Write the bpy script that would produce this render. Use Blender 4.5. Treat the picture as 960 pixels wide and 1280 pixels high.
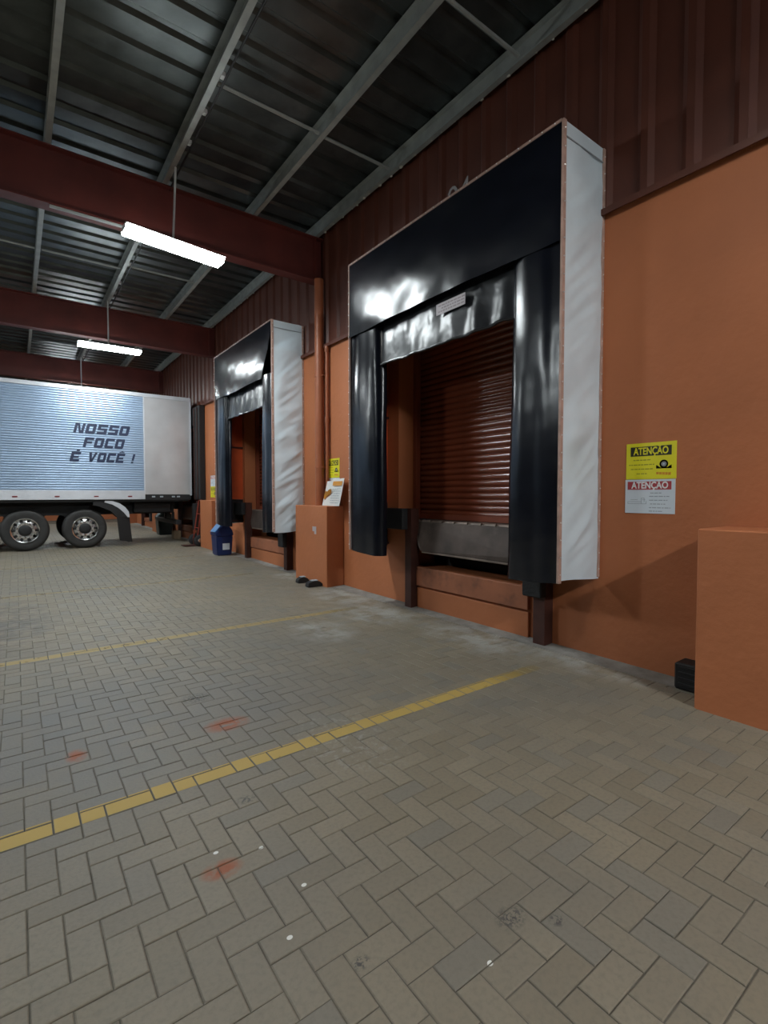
import bpy, bmesh, math, random
from mathutils import Vector, Matrix, noise

for o in list(bpy.data.objects): bpy.data.objects.remove(o)
S = bpy.context.scene
C = S.collection
random.seed(7)

# ------------------------------------------------------------------ camera
FPX, CAM_H = 621.0, 1.45
yaw = math.atan(460 / 621.0); pitch = -math.atan(22 / 621.0)
fwd = Vector((math.sin(yaw) * math.cos(pitch), math.cos(yaw) * math.cos(pitch), math.sin(pitch)))
cd = bpy.data.cameras.new('camera'); cam = bpy.data.objects.new('camera', cd); C.objects.link(cam)
cam.location = (0, 0, CAM_H); cam.rotation_euler = fwd.to_track_quat('-Z', 'Y').to_euler()
cd.sensor_fit = 'HORIZONTAL'; cd.sensor_width = 36.0; cd.lens = FPX / 960 * 36.0
cd.clip_start = 0.05; cd.clip_end = 200
S.camera = cam

# ------------------------------------------------------------------ world: night
w = bpy.data.worlds.new('night'); S.world = w; w.use_nodes = True
w.node_tree.nodes['Background'].inputs[0].default_value = (0.55, 0.7, 1.0, 1)
w.node_tree.nodes['Background'].inputs[1].default_value = 0.005
S.view_settings.view_transform = 'Standard'; S.view_settings.look = 'None'
S.view_settings.gamma = 1.0; S.view_settings.use_curve_mapping = False
S.view_settings.exposure = 0.0
LAMP_POWER = 105.0
LAMP_Y = [-4.22, 1.33, 6.88, 12.43, 17.98, 23.53]      # the row over the bays
YARD_LAMP_Y = [6.88, 12.43]                              # a second row farther out in the yard

# ------------------------------------------------------------------ materials
MATS = {}
def mat(name, col, rough=0.6, metal=0.0, var=0.12, scale=5.0, bump=0.0, bscale=30.0, emit=None, strength=0.0, coat=0.0, dirt=None, dscale=2.0, spec=0.5, bdist=0.02, bdetail=3.0):
    m = bpy.data.materials.new(name); m.use_nodes = True; nt = m.node_tree; N = nt.nodes; L = nt.links
    p = N['Principled BSDF']
    p.inputs['Roughness'].default_value = rough; p.inputs['Metallic'].default_value = metal
    p.inputs['Coat Weight'].default_value = coat; p.inputs['Coat Roughness'].default_value = 0.15
    p.inputs['Specular IOR Level'].default_value = spec
    tc = N.new('ShaderNodeTexCoord')
    out = None
    n = N.new('ShaderNodeTexNoise'); n.inputs['Scale'].default_value = scale; n.inputs['Detail'].default_value = 5
    L.new(tc.outputs['Object'], n.inputs['Vector'])
    r = N.new('ShaderNodeMapRange'); r.inputs[1].default_value = 0.3; r.inputs[2].default_value = 0.7
    r.inputs[3].default_value = 1 - var; r.inputs[4].default_value = 1 + var
    L.new(n.outputs['Fac'], r.inputs[0])
    mx = N.new('ShaderNodeVectorMath'); mx.operation = 'SCALE'; mx.inputs[0].default_value = col[:3]
    L.new(r.outputs[0], mx.inputs['Scale']); out = mx.outputs[0]
    if dirt:
        n2 = N.new('ShaderNodeTexNoise'); n2.inputs['Scale'].default_value = dscale; n2.inputs['Detail'].default_value = 8
        n2.inputs['Roughness'].default_value = 0.65
        L.new(tc.outputs['Object'], n2.inputs['Vector'])
        r2 = N.new('ShaderNodeMapRange'); r2.inputs[1].default_value = 0.52; r2.inputs[2].default_value = 0.72; r2.inputs[4].default_value = 0.8
        L.new(n2.outputs['Fac'], r2.inputs[0])
        mm = N.new('ShaderNodeMix'); mm.data_type = 'RGBA'; L.new(r2.outputs[0], mm.inputs[0]); L.new(out, mm.inputs[6])
        mm.inputs[7].default_value = (*dirt, 1); out = mm.outputs[2]
    L.new(out, p.inputs['Base Color'])
    if bump:
        b = N.new('ShaderNodeTexNoise'); b.inputs['Scale'].default_value = bscale; b.inputs['Detail'].default_value = bdetail
        L.new(tc.outputs['Object'], b.inputs['Vector'])
        bp = N.new('ShaderNodeBump'); bp.inputs['Strength'].default_value = bump; bp.inputs['Distance'].default_value = bdist
        L.new(b.outputs['Fac'], bp.inputs['Height']); L.new(bp.outputs[0], p.inputs['Normal'])
    if emit:
        p.inputs['Emission Color'].default_value = (*emit, 1); p.inputs['Emission Strength'].default_value = strength
    MATS[name] = m
    return m

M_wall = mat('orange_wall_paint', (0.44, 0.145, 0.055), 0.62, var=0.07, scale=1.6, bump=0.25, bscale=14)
M_clad = mat('shaded_cladding_paint', (0.092, 0.023, 0.011), 0.55, var=0.12, scale=3)  # wall paint darkened: the dimness above the lamps is put into this colour
M_trim = mat('dark_red_flashing', (0.10, 0.028, 0.015), 0.5)
M_pipe = mat('orange_pipe_paint', (0.33, 0.095, 0.036), 0.45, var=0.06)
M_beam = mat('dark_red_steel', (0.115, 0.020, 0.014), 0.5, var=0.2, scale=2.5)
M_purlin = mat('galvanised_purlin', (0.34, 0.36, 0.34), 0.5, 0.35, var=0.15, scale=6)
M_roof = mat('galvanised_roof', (0.085, 0.097, 0.095), 0.36, 0.75, var=0.25, scale=3, dirt=(0.035, 0.035, 0.033), dscale=1.3)
M_slab = mat('roof_underlay', (0.05, 0.05, 0.05), 0.9)
M_vinyl = mat('black_vinyl', (0.004, 0.005, 0.0095), 0.23, var=0.2, bump=0.30, bscale=1.8, bdist=0.05, bdetail=2.0, spec=0.42)
M_flap = mat('black_flap_vinyl', (0.012, 0.013, 0.016), 0.33, var=0.2, bump=0.35, bscale=5, bdist=0.03, bdetail=2.0, spec=0.7)
M_grey = mat('grey_side_tarpaulin', (0.60, 0.68, 0.73), 0.42, var=0.06, scale=2.5, bump=0.15, bscale=9)
M_seam = mat('grey_seam', (0.30, 0.33, 0.35), 0.5)
M_strip = mat('pinkish_edge_strip', (0.42, 0.27, 0.22), 0.5, var=0.2, scale=12)
M_rivet = mat('bright_rivet', (0.75, 0.75, 0.75), 0.3, 0.9)
M_lining = mat('orange_lining', (0.62, 0.09, 0.02), 0.5, var=0.1)
M_label = mat('faded_label', (0.45, 0.40, 0.42), 0.5)
M_labeltext = mat('label_print', (0.25, 0.2, 0.22), 0.5)
M_slat = mat('red_brown_slat', (0.20, 0.047, 0.021), 0.25, 0.0, var=0.12, scale=4, spec=0.7)
M_guide = mat('red_guide_rail', (0.25, 0.06, 0.028), 0.45)
M_lip = mat('worn_leveller_steel', (0.085, 0.062, 0.052), 0.5, 0.3, var=0.35, scale=4, dirt=(0.16, 0.12, 0.10), dscale=3)
M_deck = mat('leveller_deck_steel', (0.22, 0.17, 0.14), 0.5, 0.3, var=0.3, scale=6)
M_pit = mat('pit_shade', (0.012, 0.010, 0.009), 0.9)  # near-black, the darkness of the unlit pit put into the colour
M_band = mat('salmon_sill_paint', (0.36, 0.125, 0.06), 0.6, var=0.15, scale=3, dirt=(0.12, 0.05, 0.03), dscale=4)
M_post = mat('brown_steel_post', (0.06, 0.02, 0.014), 0.55, 0.2, var=0.3)
M_rubber = mat('black_rubber', (0.010, 0.010, 0.011), 0.75, var=0.2, bump=0.2, bscale=40)
M_tyre = mat('tyre_rubber', (0.022, 0.021, 0.020), 0.7, var=0.3, scale=8)
M_rim = mat('polished_rim', (0.62, 0.62, 0.62), 0.22, 1.0, var=0.1)
M_black = mat('matt_black', (0.008, 0.008, 0.009), 0.6)
M_alu = mat('blue_aluminium_panel', (0.36, 0.47, 0.62), 0.34, 0.55, var=0.06, scale=1.5)
M_alu2 = mat('pale_aluminium_panel', (0.50, 0.50, 0.51), 0.32, 0.35, var=0.08, scale=2, bump=0.3, bscale=2.2, bdist=0.04)
M_rail = mat('pale_rail', (0.62, 0.64, 0.68), 0.35, 0.4, var=0.06)
M_navy = mat('navy_lettering', (0.012, 0.022, 0.06), 0.4)
M_red = mat('red_marker_lens', (0.18, 0.01, 0.01), 0.3)
M_white = mat('white_paint', (0.8, 0.8, 0.8), 0.4, var=0.03)
M_yellow = mat('sign_yellow', (0.78, 0.72, 0.02), 0.35, var=0.04)
M_signblack = mat('sign_black', (0.02, 0.022, 0.012), 0.4)
M_signwhite = mat('sign_white', (0.66, 0.72, 0.78), 0.35, var=0.03)
M_signred = mat('sign_red', (0.42, 0.05, 0.06), 0.4)
M_signgrey = mat('sign_grey_print', (0.30, 0.34, 0.38), 0.5)
M_signolive = mat('sign_olive_print', (0.36, 0.34, 0.015), 0.5)
M_signorange = mat('sign_orange_print', (0.62, 0.26, 0.02), 0.5)
M_paper = mat('paper', (0.68, 0.68, 0.66), 0.7, var=0.05, scale=9)
M_bin = mat('blue_plastic', (0.008, 0.022, 0.10), 0.35, var=0.1)
M_binlid = mat('light_blue_plastic', (0.07, 0.20, 0.42), 0.35)
M_green = mat('dark_green_plastic', (0.012, 0.028, 0.03), 0.4)
M_card = mat('cardboard', (0.25, 0.18, 0.11), 0.8)
M_redframe = mat('red_frame_paint', (0.22, 0.03, 0.015), 0.4)
M_lampbody = mat('lamp_housing', (0.7, 0.72, 0.72), 0.5)
M_light = mat('lamp_diffuser', (0.9, 0.9, 0.9), 0.5, emit=(0.90, 0.98, 1.0), strength=LAMP_POWER)
M_dim = mat('dim_lamp_diffuser', (0.9, 0.9, 0.88), 0.5, emit=(0.98, 0.98, 0.93), strength=LAMP_POWER * 0.24)  # row lamp with its output cut to balance the foreground
M_strong = mat('strong_lamp_diffuser', (0.9, 0.9, 0.9), 0.5, emit=(0.93, 0.98, 1.0), strength=LAMP_POWER * 3.6)  # row lamp with its output raised to brighten wall and shelter side
M_yardlight = mat('yard_lamp_diffuser', (0.9, 0.9, 0.9), 0.5, emit=(0.90, 0.98, 1.0), strength=LAMP_POWER * 1.7)
M_digit = mat('pale_digit_paint', (0.35, 0.33, 0.33), 0.6)
M_foam = mat('sealant_foam', (0.5, 0.47, 0.4), 0.8)
M_concrete = mat('concrete_edge', (0.22, 0.21, 0.19), 0.8, var=0.25, scale=7, dirt=(0.36, 0.36, 0.335), dscale=2.5, bump=0.5, bscale=25)
M_joint = mat('joint_sand', (0.105, 0.093, 0.072), 0.95, var=0.25, scale=20, dirt=(0.18, 0.155, 0.112), dscale=1.1)
M_paint = None

def floor_material():
    m = bpy.data.materials.new('paver_concrete'); m.use_nodes = True; nt = m.node_tree; N = nt.nodes; L = nt.links
    p = N['Principled BSDF']; p.inputs['Roughness'].default_value = 0.58; p.inputs['Specular IOR Level'].default_value = 0.5
    geo = N.new('ShaderNodeNewGeometry'); pos = geo.outputs['Position']
    oi = N.new('ShaderNodeObjectInfo')
    def math_(op, a, b=None, clamp=False):
        n = N.new('ShaderNodeMath'); n.operation = op; n.use_clamp = clamp
        for i, x in enumerate((a, b)):
            if x is None: continue
            if isinstance(x, (int, float)): n.inputs[i].default_value = x
            else: L.new(x, n.inputs[i])
        return n.outputs[0]
    def rng(x, a, b, c, d):
        n = N.new('ShaderNodeMapRange'); n.inputs[1].default_value = a; n.inputs[2].default_value = b
        n.inputs[3].default_value = c; n.inputs[4].default_value = d; L.new(x, n.inputs[0]); return n.outputs[0]
    def nz(scale, detail=4, rough=0.55):
        n = N.new('ShaderNodeTexNoise'); n.inputs['Scale'].default_value = scale; n.inputs['Detail'].default_value = detail
        n.inputs['Roughness'].default_value = rough; L.new(pos, n.inputs['Vector']); return n.outputs['Fac']
    def mix(f, a, b):
        n = N.new('ShaderNodeMix'); n.data_type = 'RGBA'; L.new(f, n.inputs[0])
        for i, x in ((6, a), (7, b)):
            if isinstance(x, tuple): n.inputs[i].default_value = (*x, 1)
            else: L.new(x, n.inputs[i])
        return n.outputs[2]
    rnd = math_('FRACT', math_('ADD', oi.outputs['Random'], geo.outputs['Random Per Island']))
    col = mix(rng(rnd, 0, 1, 0, 1), (0.190, 0.160, 0.112), (0.225, 0.192, 0.138))
    grey = rng(math_('FRACT', math_('MULTIPLY', rnd, 7.31)), 0.82, 0.9, 0, 0.4)
    col = mix(grey, col, (0.150, 0.150, 0.136))
    col = mix(rng(nz(0.7), 0.42, 0.68, 0, 0.65), col, (0.150, 0.139, 0.118))
    col = mix(rng(nz(55, 3), 0.45, 0.75, 0, 0.35), col, (0.10, 0.09, 0.075))
    # dark tyre-polished, bluish part of the bay between the first two lines
    def blob(cx, cy, rx, ry, soft=1.0):
        sep = N.new('ShaderNodeSeparateXYZ'); L.new(pos, sep.inputs[0])
        a = math_('DIVIDE', math_('SUBTRACT', sep.outputs[0], cx), rx); b = math_('DIVIDE', math_('SUBTRACT', sep.outputs[1], cy), ry)
        d = math_('ADD', math_('MULTIPLY', a, a), math_('MULTIPLY', b, b))
        return rng(d, 1.0, 1.0 - soft, 0, 1)
    def stain(cx, cy, rx, ry, nscale, lo, hi, amt, colour, base, soft=1.0):
        f = math_('MULTIPLY', blob(cx, cy, rx, ry, soft), rng(nz(nscale, 6, 0.65), lo, hi, 0, amt), True)
        return mix(f, base, colour)
    col = stain(0.35, 3.4, 1.6, 1.15, 2.0, 0.25, 0.6, 0.6, (0.125, 0.13, 0.138), col)
    col = stain(1.0, 4.0, 2.2, 2.0, 3.0, 0.35, 0.65, 0.45, (0.14, 0.138, 0.128), col)
    col = stain(-0.1, 6.9, 0.5, 1.6, 5.0, 0.4, 0.6, 0.7, (0.065, 0.06, 0.055), col)
    for (cx, cy, rx, ry) in ((3.5, 4.9, 0.6, 0.7), (3.75, 3.4, 0.5, 0.9), (3.95, 2.3, 0.35, 0.7), (3.75, 6.0, 0.5, 0.8), (2.6, 4.6, 0.4, 0.5), (3.9, 7.9, 0.4, 0.5), (3.9, 11.6, 0.5, 0.7)):
        col = stain(cx, cy, rx, ry, 4.0, 0.40, 0.60, 0.8, (0.36, 0.36, 0.335), col)
    col = stain(1.55, 2.45, 0.35, 0.5, 22.0, 0.52, 0.62, 0.6, (0.30, 0.295, 0.27), col)
    for (cx, cy, rx, ry) in ((1.04, 3.07, 0.16, 0.11), (0.24, 3.19, 0.06, 0.09), (0.61, 1.875, 0.09, 0.06)):
        col = stain(cx, cy, rx, ry, 14.0, 0.36, 0.52, 0.95, (0.26, 0.065, 0.016), col, 0.9)
    for (cx, cy, rx, ry) in ((1.335, 1.07, 0.07, 0.05), (0.83, 1.24, 0.035, 0.03), (1.45, 0.97, 0.03, 0.03), (0.85, 2.25, 0.05, 0.04), (1.0, 3.6, 0.12, 0.1)):
        col = stain(cx, cy, rx, ry, 60.0, 0.46, 0.55, 0.95, (0.05, 0.048, 0.045), col, 0.9)
    for (cx, cy) in ((0.83, 1.62), (0.69, 1.45), (0.30, 1.38), (0.62, 1.98), (1.15, 1.0), (0.78, 1.9)):
        col = mix(blob(cx, cy, 0.011, 0.009, 0.3), col, (0.7, 0.7, 0.66))
    L.new(col, p.inputs['Base Color'])
    b = N.new('ShaderNodeBump'); b.inputs['Strength'].default_value = 0.35; b.inputs['Distance'].default_value = 0.004
    L.new(nz(90, 4), b.inputs['Height']); L.new(b.outputs[0], p.inputs['Normal'])
    return m
M_paver = floor_material()

def line_material(name, col, wear):
    m = bpy.data.materials.new(name); m.use_nodes = True; nt = m.node_tree; N = nt.nodes; L = nt.links
    p = N['Principled BSDF']; p.inputs['Base Color'].default_value = (*col, 1); p.inputs['Roughness'].default_value = 0.7
    g = N.new('ShaderNodeNewGeometry')
    n = N.new('ShaderNodeTexNoise'); n.inputs['Scale'].default_value = 9; n.inputs['Detail'].default_value = 9; n.inputs['Roughness'].default_value = 0.7
    L.new(g.outputs['Position'], n.inputs['Vector'])
    r = N.new('ShaderNodeMapRange'); r.inputs[1].default_value = wear - 0.08; r.inputs[2].default_value = wear + 0.08; L.new(n.outputs['Fac'], r.inputs[0])
    sx = N.new('ShaderNodeSeparateXYZ'); L.new(g.outputs['Position'], sx.inputs[0])
    e = N.new('ShaderNodeMapRange'); e.inputs[1].default_value = 3.55; e.inputs[2].default_value = 2.9; e.inputs[3].default_value = 0.1; L.new(sx.outputs[0], e.inputs[0])
    mu = N.new('ShaderNodeMath'); mu.operation = 'MULTIPLY'; L.new(r.outputs[0], mu.inputs[0]); L.new(e.outputs[0], mu.inputs[1])
    L.new(mu.outputs[0], p.inputs['Alpha'])
    return m

# ------------------------------------------------------------------ helpers
def gz(y): return max(0.0, y - 6.0) * 0.0125        # the yard rises gently towards the far bays

def bx(bm, lo, hi, bev=0.0):
    ret = bmesh.ops.create_cube(bm, size=1.0)
    vs = ret['verts']
    for v in vs:
        v.co = Vector([(lo[i] + hi[i]) / 2 + v.co[i] * (hi[i] - lo[i]) for i in range(3)])
    if bev:
        es = {e for v in vs for e in v.link_edges}
        bmesh.ops.bevel(bm, geom=list(es), offset=bev, segments=1, affect='EDGES', clamp_overlap=True)
def prism(bm, pts, axis, a, b):
    """polygon pts (2D) extruded along axis from a to b; 2D order = the two other axes in xyz order"""
    def P(p, t):
        q = [p[0], p[1]]; q.insert(axis, t); return q
    A = [bm.verts.new(P(p, a)) for p in pts]; B = [bm.verts.new(P(p, b)) for p in pts]
    n = len(pts)
    bm.faces.new(A); bm.faces.new(B[::-1])
    for i in range(n): bm.faces.new((A[i], B[i], B[(i + 1) % n], A[(i + 1) % n]))
def tube(bm, pts, r, seg=10, cap=True):
    rings = []
    pts = [Vector(p) for p in pts]
    for i, p in enumerate(pts):
        d = (pts[min(i + 1, len(pts) - 1)] - pts[max(i - 1, 0)]).normalized()
        a = d.orthogonal().normalized() if not rings else (ref - d * ref.dot(d)).normalized()
        ref = a; b = d.cross(a)
        rr = r[i] if isinstance(r, (list, tuple)) else r
        rings.append([bm.verts.new(p + a * rr * math.cos(t * 2 * math.pi / seg) + b * rr * math.sin(t * 2 * math.pi / seg)) for t in range(seg)])
    for A, B in zip(rings, rings[1:]):
        for i in range(seg): bm.faces.new((A[i], A[(i + 1) % seg], B[(i + 1) % seg], B[i]))
    if cap: bm.faces.new(rings[0][::-1]); bm.faces.new(rings[-1])
def lathe_y(bm, prof, c, seg=36, caps=True):
    """profile [(r, y)] around the y axis through c"""
    rings = [[bm.verts.new((c[0] + r * math.cos(2 * math.pi * k / seg), c[1] + y, c[2] + r * math.sin(2 * math.pi * k / seg))) for k in range(seg)] for r, y in prof]
    for A, B in zip(rings, rings[1:]):
        for i in range(seg): bm.faces.new((A[i], B[i], B[(i + 1) % seg], A[(i + 1) % seg]))
    if caps: bm.faces.new(rings[0]); bm.faces.new(rings[-1][::-1])
def sheet(bm, fn, nu, nv, thick=0.004):
    V = [[bm.verts.new(fn(i / nu, j / nv)) for j in range(nv + 1)] for i in range(nu + 1)]
    fs = [bm.faces.new((V[i][j], V[i + 1][j], V[i + 1][j + 1], V[i][j + 1])) for i in range(nu) for j in range(nv)]
    bmesh.ops.recalc_face_normals(bm, faces=fs)
    if thick: bmesh.ops.solidify(bm, geom=fs, thickness=thick)
def world_loc(o):
    v = Vector((0, 0, 0))
    while o: v += o.location; o = o.parent
    return v
def obj(name, bm, m, parent=None, smooth=False, recalc=True):
    if recalc: bmesh.ops.recalc_face_normals(bm, faces=bm.faces)
    if parent:
        bmesh.ops.translate(bm, verts=bm.verts, vec=-world_loc(parent))
        vec = Vector((0, 0, 0))
    else:
        xs = [v.co for v in bm.verts]
        vec = Vector(((min(c.x for c in xs) + max(c.x for c in xs)) / 2, (min(c.y for c in xs) + max(c.y for c in xs)) / 2, min(c.z for c in xs)))
        bmesh.ops.translate(bm, verts=bm.verts, vec=-vec)
    me = bpy.data.meshes.new(name); bm.to_mesh(me); bm.free()
    if m: me.materials.append(m)
    if smooth:
        for p in me.polygons: p.use_smooth = True
        try: me.set_sharp_from_angle(angle=math.radians(40))
        except Exception: pass
    o = bpy.data.objects.new(name, me); C.objects.link(o); o.location = vec
    if parent: o.parent = parent
    return o
def B(): return bmesh.new()
def box(name, lo, hi, m, parent=None, bev=0.0):
    b = B(); bx(b, lo, hi, bev); return obj(name, b, m, parent)
def thing(name, label, cat, loc, group=None):
    o = bpy.data.objects.new(name, None); C.objects.link(o); o.location = loc
    o.empty_display_size = 0.1
    o['label'] = label; o['category'] = cat
    if group: o['group'] = group
    return o
def tag(o, label, cat, group=None):
    o['label'] = label; o['category'] = cat
    if group: o['group'] = group
    return o
def struct(o): o['kind'] = 'structure'; return o
def stuff(o): o['kind'] = 'stuff'; return o
def part(name, me, loc, parent):
    o = bpy.data.objects.new(name, me); C.objects.link(o); o.location = Vector(loc) - world_loc(parent); o.parent = parent
    return o
def dup(root, loc, label, group=None):
    r = root.copy(); C.objects.link(r); r.location = loc; r['label'] = label
    for ch in list(root.children):
        c = ch.copy(); C.objects.link(c); c.parent = r
        for g in ch.children:
            d = g.copy(); C.objects.link(d); d.parent = c
    return r
FACE_WALL = Matrix(((0, 0, -1), (-1, 0, 0), (0, 1, 0)))      # text x -> -y, y -> z, normal -> -x
FACE_YARD = Matrix(((1, 0, 0), (0, 0, -1), (0, 1, 0)))       # text x -> +x, y -> z, normal -> -y
def lettering(name, s, size, m, parent, at, face, width=None, offset=0.0, shear=0.0, ext=0.0006):
    cu = bpy.data.curves.new(name, 'FONT'); cu.body = s; cu.size = size; cu.align_x = 'CENTER'; cu.align_y = 'CENTER'
    cu.extrude = ext; cu.offset = offset; cu.shear = shear; cu.resolution_u = 3
    t = bpy.data.objects.new(name, cu); C.objects.link(t); bpy.context.view_layer.update()
    me = bpy.data.meshes.new_from_object(t); bpy.data.objects.remove(t)
    b = B(); b.from_mesh(me); bpy.data.meshes.remove(me)
    if width:
        x0 = min(v.co.x for v in b.verts); x1 = max(v.co.x for v in b.verts); k = width / (x1 - x0)
        for v in b.verts: v.co.x = (v.co.x - (x0 + x1) / 2) * k
    for v in b.verts: v.co = face @ v.co + Vector(at)
    return obj(name, b, m, parent, recalc=False)

WX = 4.15                      # face of the building wall
DOCKS = [2.40, 8.00, 13.60, 19.20]     # near edge of each dock's shelter
OPEN = [(y + 0.60, y + 2.87) for y in DOCKS]

# ------------------------------------------------------------------ setting: floor
fb = B()
Y = [-8, 6, 40]
for a, c in zip(Y, Y[1:]):
    vs = [fb.verts.new((x, y, gz(y) - 0.004)) for x, y in ((-14, a), (WX + 2.5, a), (WX + 2.5, c), (-14, c))]; fb.faces.new(vs)
bmesh.ops.remove_doubles(fb, verts=fb.verts, dist=1e-4)
floor = struct(obj('floor', fb, M_joint))
U = 0.1
PAVE_X1 = 3.95
rt = Vector((math.cos(yaw), -math.sin(yaw), 0)); upv = rt.cross(fwd)
def project(p):
    d = Vector(p) - cam.location; z = d.dot(fwd)
    if z < 0.05: return None
    return 480 + FPX * d.dot(rt) / z, 640 - FPX * d.dot(upv) / z, z
pav = []
for i in range(-30, 40):
    for j in range(-15, 245):
        k = (i + j) % 4
        if k == 0: r = (i * U, j * U, (i + 2) * U, (j + 1) * U)
        elif k == 2: r = (i * U, j * U, (i + 1) * U, (j + 2) * U)
        else: continue
        if r[0] >= PAVE_X1 - 0.01: continue
        r = (r[0], r[1], min(r[2], PAVE_X1), r[3])
        pav.append(r)
def paver_mesh(bm, r, z, tilt=(0, 0)):
    g, c, h = 0.0023, 0.0032, 0.006
    x0, y0, x1, y1 = r[0] + g, r[1] + g, r[2] - g, r[3] - g
    cx, cy = (x0 + x1) / 2, (y0 + y1) / 2
    def zz(x, y): return z + (x - cx) * tilt[0] + (y - cy) * tilt[1]
    lo = [bm.verts.new((x, y, zz(x, y) - 0.03)) for x, y in ((x0, y0), (x1, y0), (x1, y1), (x0, y1))]
    mi = [bm.verts.new((x, y, zz(x, y) - 0.0022)) for x, y in ((x0, y0), (x1, y0), (x1, y1), (x0, y1))]
    to = [bm.verts.new((x, y, zz(x, y))) for x, y in ((x0 + c, y0 + c), (x1 - c, y0 + c), (x1 - c, y1 - c), (x0 + c, y1 - c))]
    bm.faces.new(to)
    for A, D in ((lo, mi), (mi, to)):
        for q in range(4): bm.faces.new((A[q], A[(q + 1) % 4], D[(q + 1) % 4], D[q]))
ranked = []
for n, r in enumerate(pav):
    q = project(((r[0] + r[2]) / 2, (r[1] + r[3]) / 2, 0))
    if q and -20 < q[0] < 980 and -20 < q[1] < 1310: ranked.append((q[2], n))
ranked.sort()
near = {n for _, n in ranked[:300]}
pm = {}
for key, r in (('h', (-0.1, -0.05, 0.1, 0.05)), ('v', (-0.05, -0.1, 0.05, 0.1))):
    b = B(); paver_mesh(b, r, 0); me = bpy.data.meshes.new('paver'); b.to_mesh(me); b.free(); me.materials.append(M_paver); pm[key] = me
sb = B(); heights = {}
for n, r in enumerate(pav):
    cx, cy = (r[0] + r[2]) / 2, (r[1] + r[3]) / 2
    z = gz(cy) + random.uniform(-0.0012, 0.0012)
    heights[n] = z
    if n in near and abs((r[2] - r[0]) * (r[3] - r[1]) - 0.02) < 1e-6:
        o = part('paver', pm['h' if r[2] - r[0] > 0.15 else 'v'], (cx, cy, z), floor)
        o.rotation_euler = (random.uniform(-.004, .004), random.uniform(-.004, .004), random.uniform(-.006, .006))
    else:
        paver_mesh(sb, r, z, (0, 0.0125 if cy > 6 else 0))
stuff(obj('distant_pavers', sb, M_paver, floor))
# concrete edge strip at the foot of the wall
cb = B()
for a, c in ((-6, 6), (6, 26)):
    prism(cb, [(PAVE_X1, -0.05), (WX + 0.05, -0.05), (WX + 0.05, 0.012), (PAVE_X1, 0.002)], 1, a, c)
    for v in cb.verts: pass
for v in cb.verts: v.co.z += gz(v.co.y)
struct(obj('trim_1', cb, M_concrete))
# painted bay lines, clipped paver by paver so the joints stay open
def bay_line(y0, y1, x0, x1, m, label):
    b = B()
    for n, r in enumerate(pav):
        a0, a1 = max(r[0] + 0.0045, x0), min(r[2] - 0.0045, x1); c0, c1 = max(r[1] + 0.0045, y0), min(r[3] - 0.0045, y1)
        if a1 - a0 < 0.005 or c1 - c0 < 0.005: continue
        z = heights[n] + 0.0012
        t = 0.0125 if r[1] > 6 else 0; cy = (r[1] + r[3]) / 2
        vs = [b.verts.new((x, y, z + (y - cy) * t)) for x, y in ((a0, c0), (a1, c0), (a1, c1), (a0, c1))]; b.faces.new(vs)
    tag(obj('painted_line', b, m), label, 'line', 'yellow bay lines on the paving')
LM = [line_material('yellow_line_paint', (0.42, 0.29, 0.075), 0.30), line_material('worn_line_paint', (0.34, 0.25, 0.10), 0.36),
      line_material('faded_line_paint', (0.28, 0.22, 0.12), 0.42)]
bay_line(2.505, 2.615, -3.0, 3.5, LM[0], 'bright yellow painted line across the pavers in the foreground')
bay_line(5.235, 5.345, -3.0, 3.5, LM[1], 'worn yellow painted line ending beside the low pillar with the leaning poster')
bay_line(8.47, 8.58, -3.0, 3.4, LM[2], 'faded yellow line running to the mouth of the far dock shelter')
bay_line(11.45, 11.56, -3.0, 3.2, LM[2], 'palest painted line, nearest the trailer wheels')

# ------------------------------------------------------------------ setting: wall
ZC = 5.75
wb = B()
edges = [-6.0]
for a, c in OPEN: edges += [a, c]
edges.append(27.0)
for k in range(0, len(edges), 2): bx(wb, (WX, edges[k], -0.15), (WX + 0.38, edges[k + 1], 3.92))
for a, c in OPEN:
    bx(wb, (WX, a, -0.15), (WX + 0.38, c, 0.52)); bx(wb, (WX, a, 3.40), (WX + 0.38, c, 3.92))
    bx(wb, (WX, a, 0.52), (WX + 0.38, a + 0.2, 1.08)); bx(wb, (WX, c - 0.30, 0.52), (WX + 0.38, c, 1.08))
bx(wb, (WX + 0.04, -6, 3.92), (WX + 0.38, 27, ZC + 0.2))
wall = struct(obj('wall_right', wb, M_wall))
def profile(t, pitch, depth, top):      # trapezoidal sheet
    f = (t % pitch) / pitch
    if f < top: return depth
    if f < top + 0.12: return depth * (1 - (f - top) / 0.12)
    if f < 0.88: return 0
    return depth * (f - 0.88) / 0.12
pts = [0, .16, .28, .88]
def trap_sheet(bm, n, pitch, depth, place, l0, l1):
    prev = None
    st = []
    for q in range(n):
        for f in (0.0, 0.16, 0.28, 0.88): st.append((q + f) * pitch)
    st.append(n * pitch)
    for t in st:
        f = (t % pitch) / pitch; d = profile(t + 1e-6, pitch, depth, 0.16)
        cur = (bm.verts.new(place(t, d, l0)), bm.verts.new(place(t, d, l1)))
        if prev: bm.faces.new((prev[0], cur[0], cur[1], prev[1]))
        prev = cur
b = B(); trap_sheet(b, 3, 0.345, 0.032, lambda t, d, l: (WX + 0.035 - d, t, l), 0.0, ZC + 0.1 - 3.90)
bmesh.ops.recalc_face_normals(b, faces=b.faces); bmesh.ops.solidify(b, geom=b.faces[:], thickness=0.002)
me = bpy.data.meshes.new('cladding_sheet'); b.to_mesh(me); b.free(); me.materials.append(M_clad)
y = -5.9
while y < 26: part('cladding_sheet', me, (0, y, 3.90 + random.uniform(0, 0.006)), wall); y += 1.035
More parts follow.
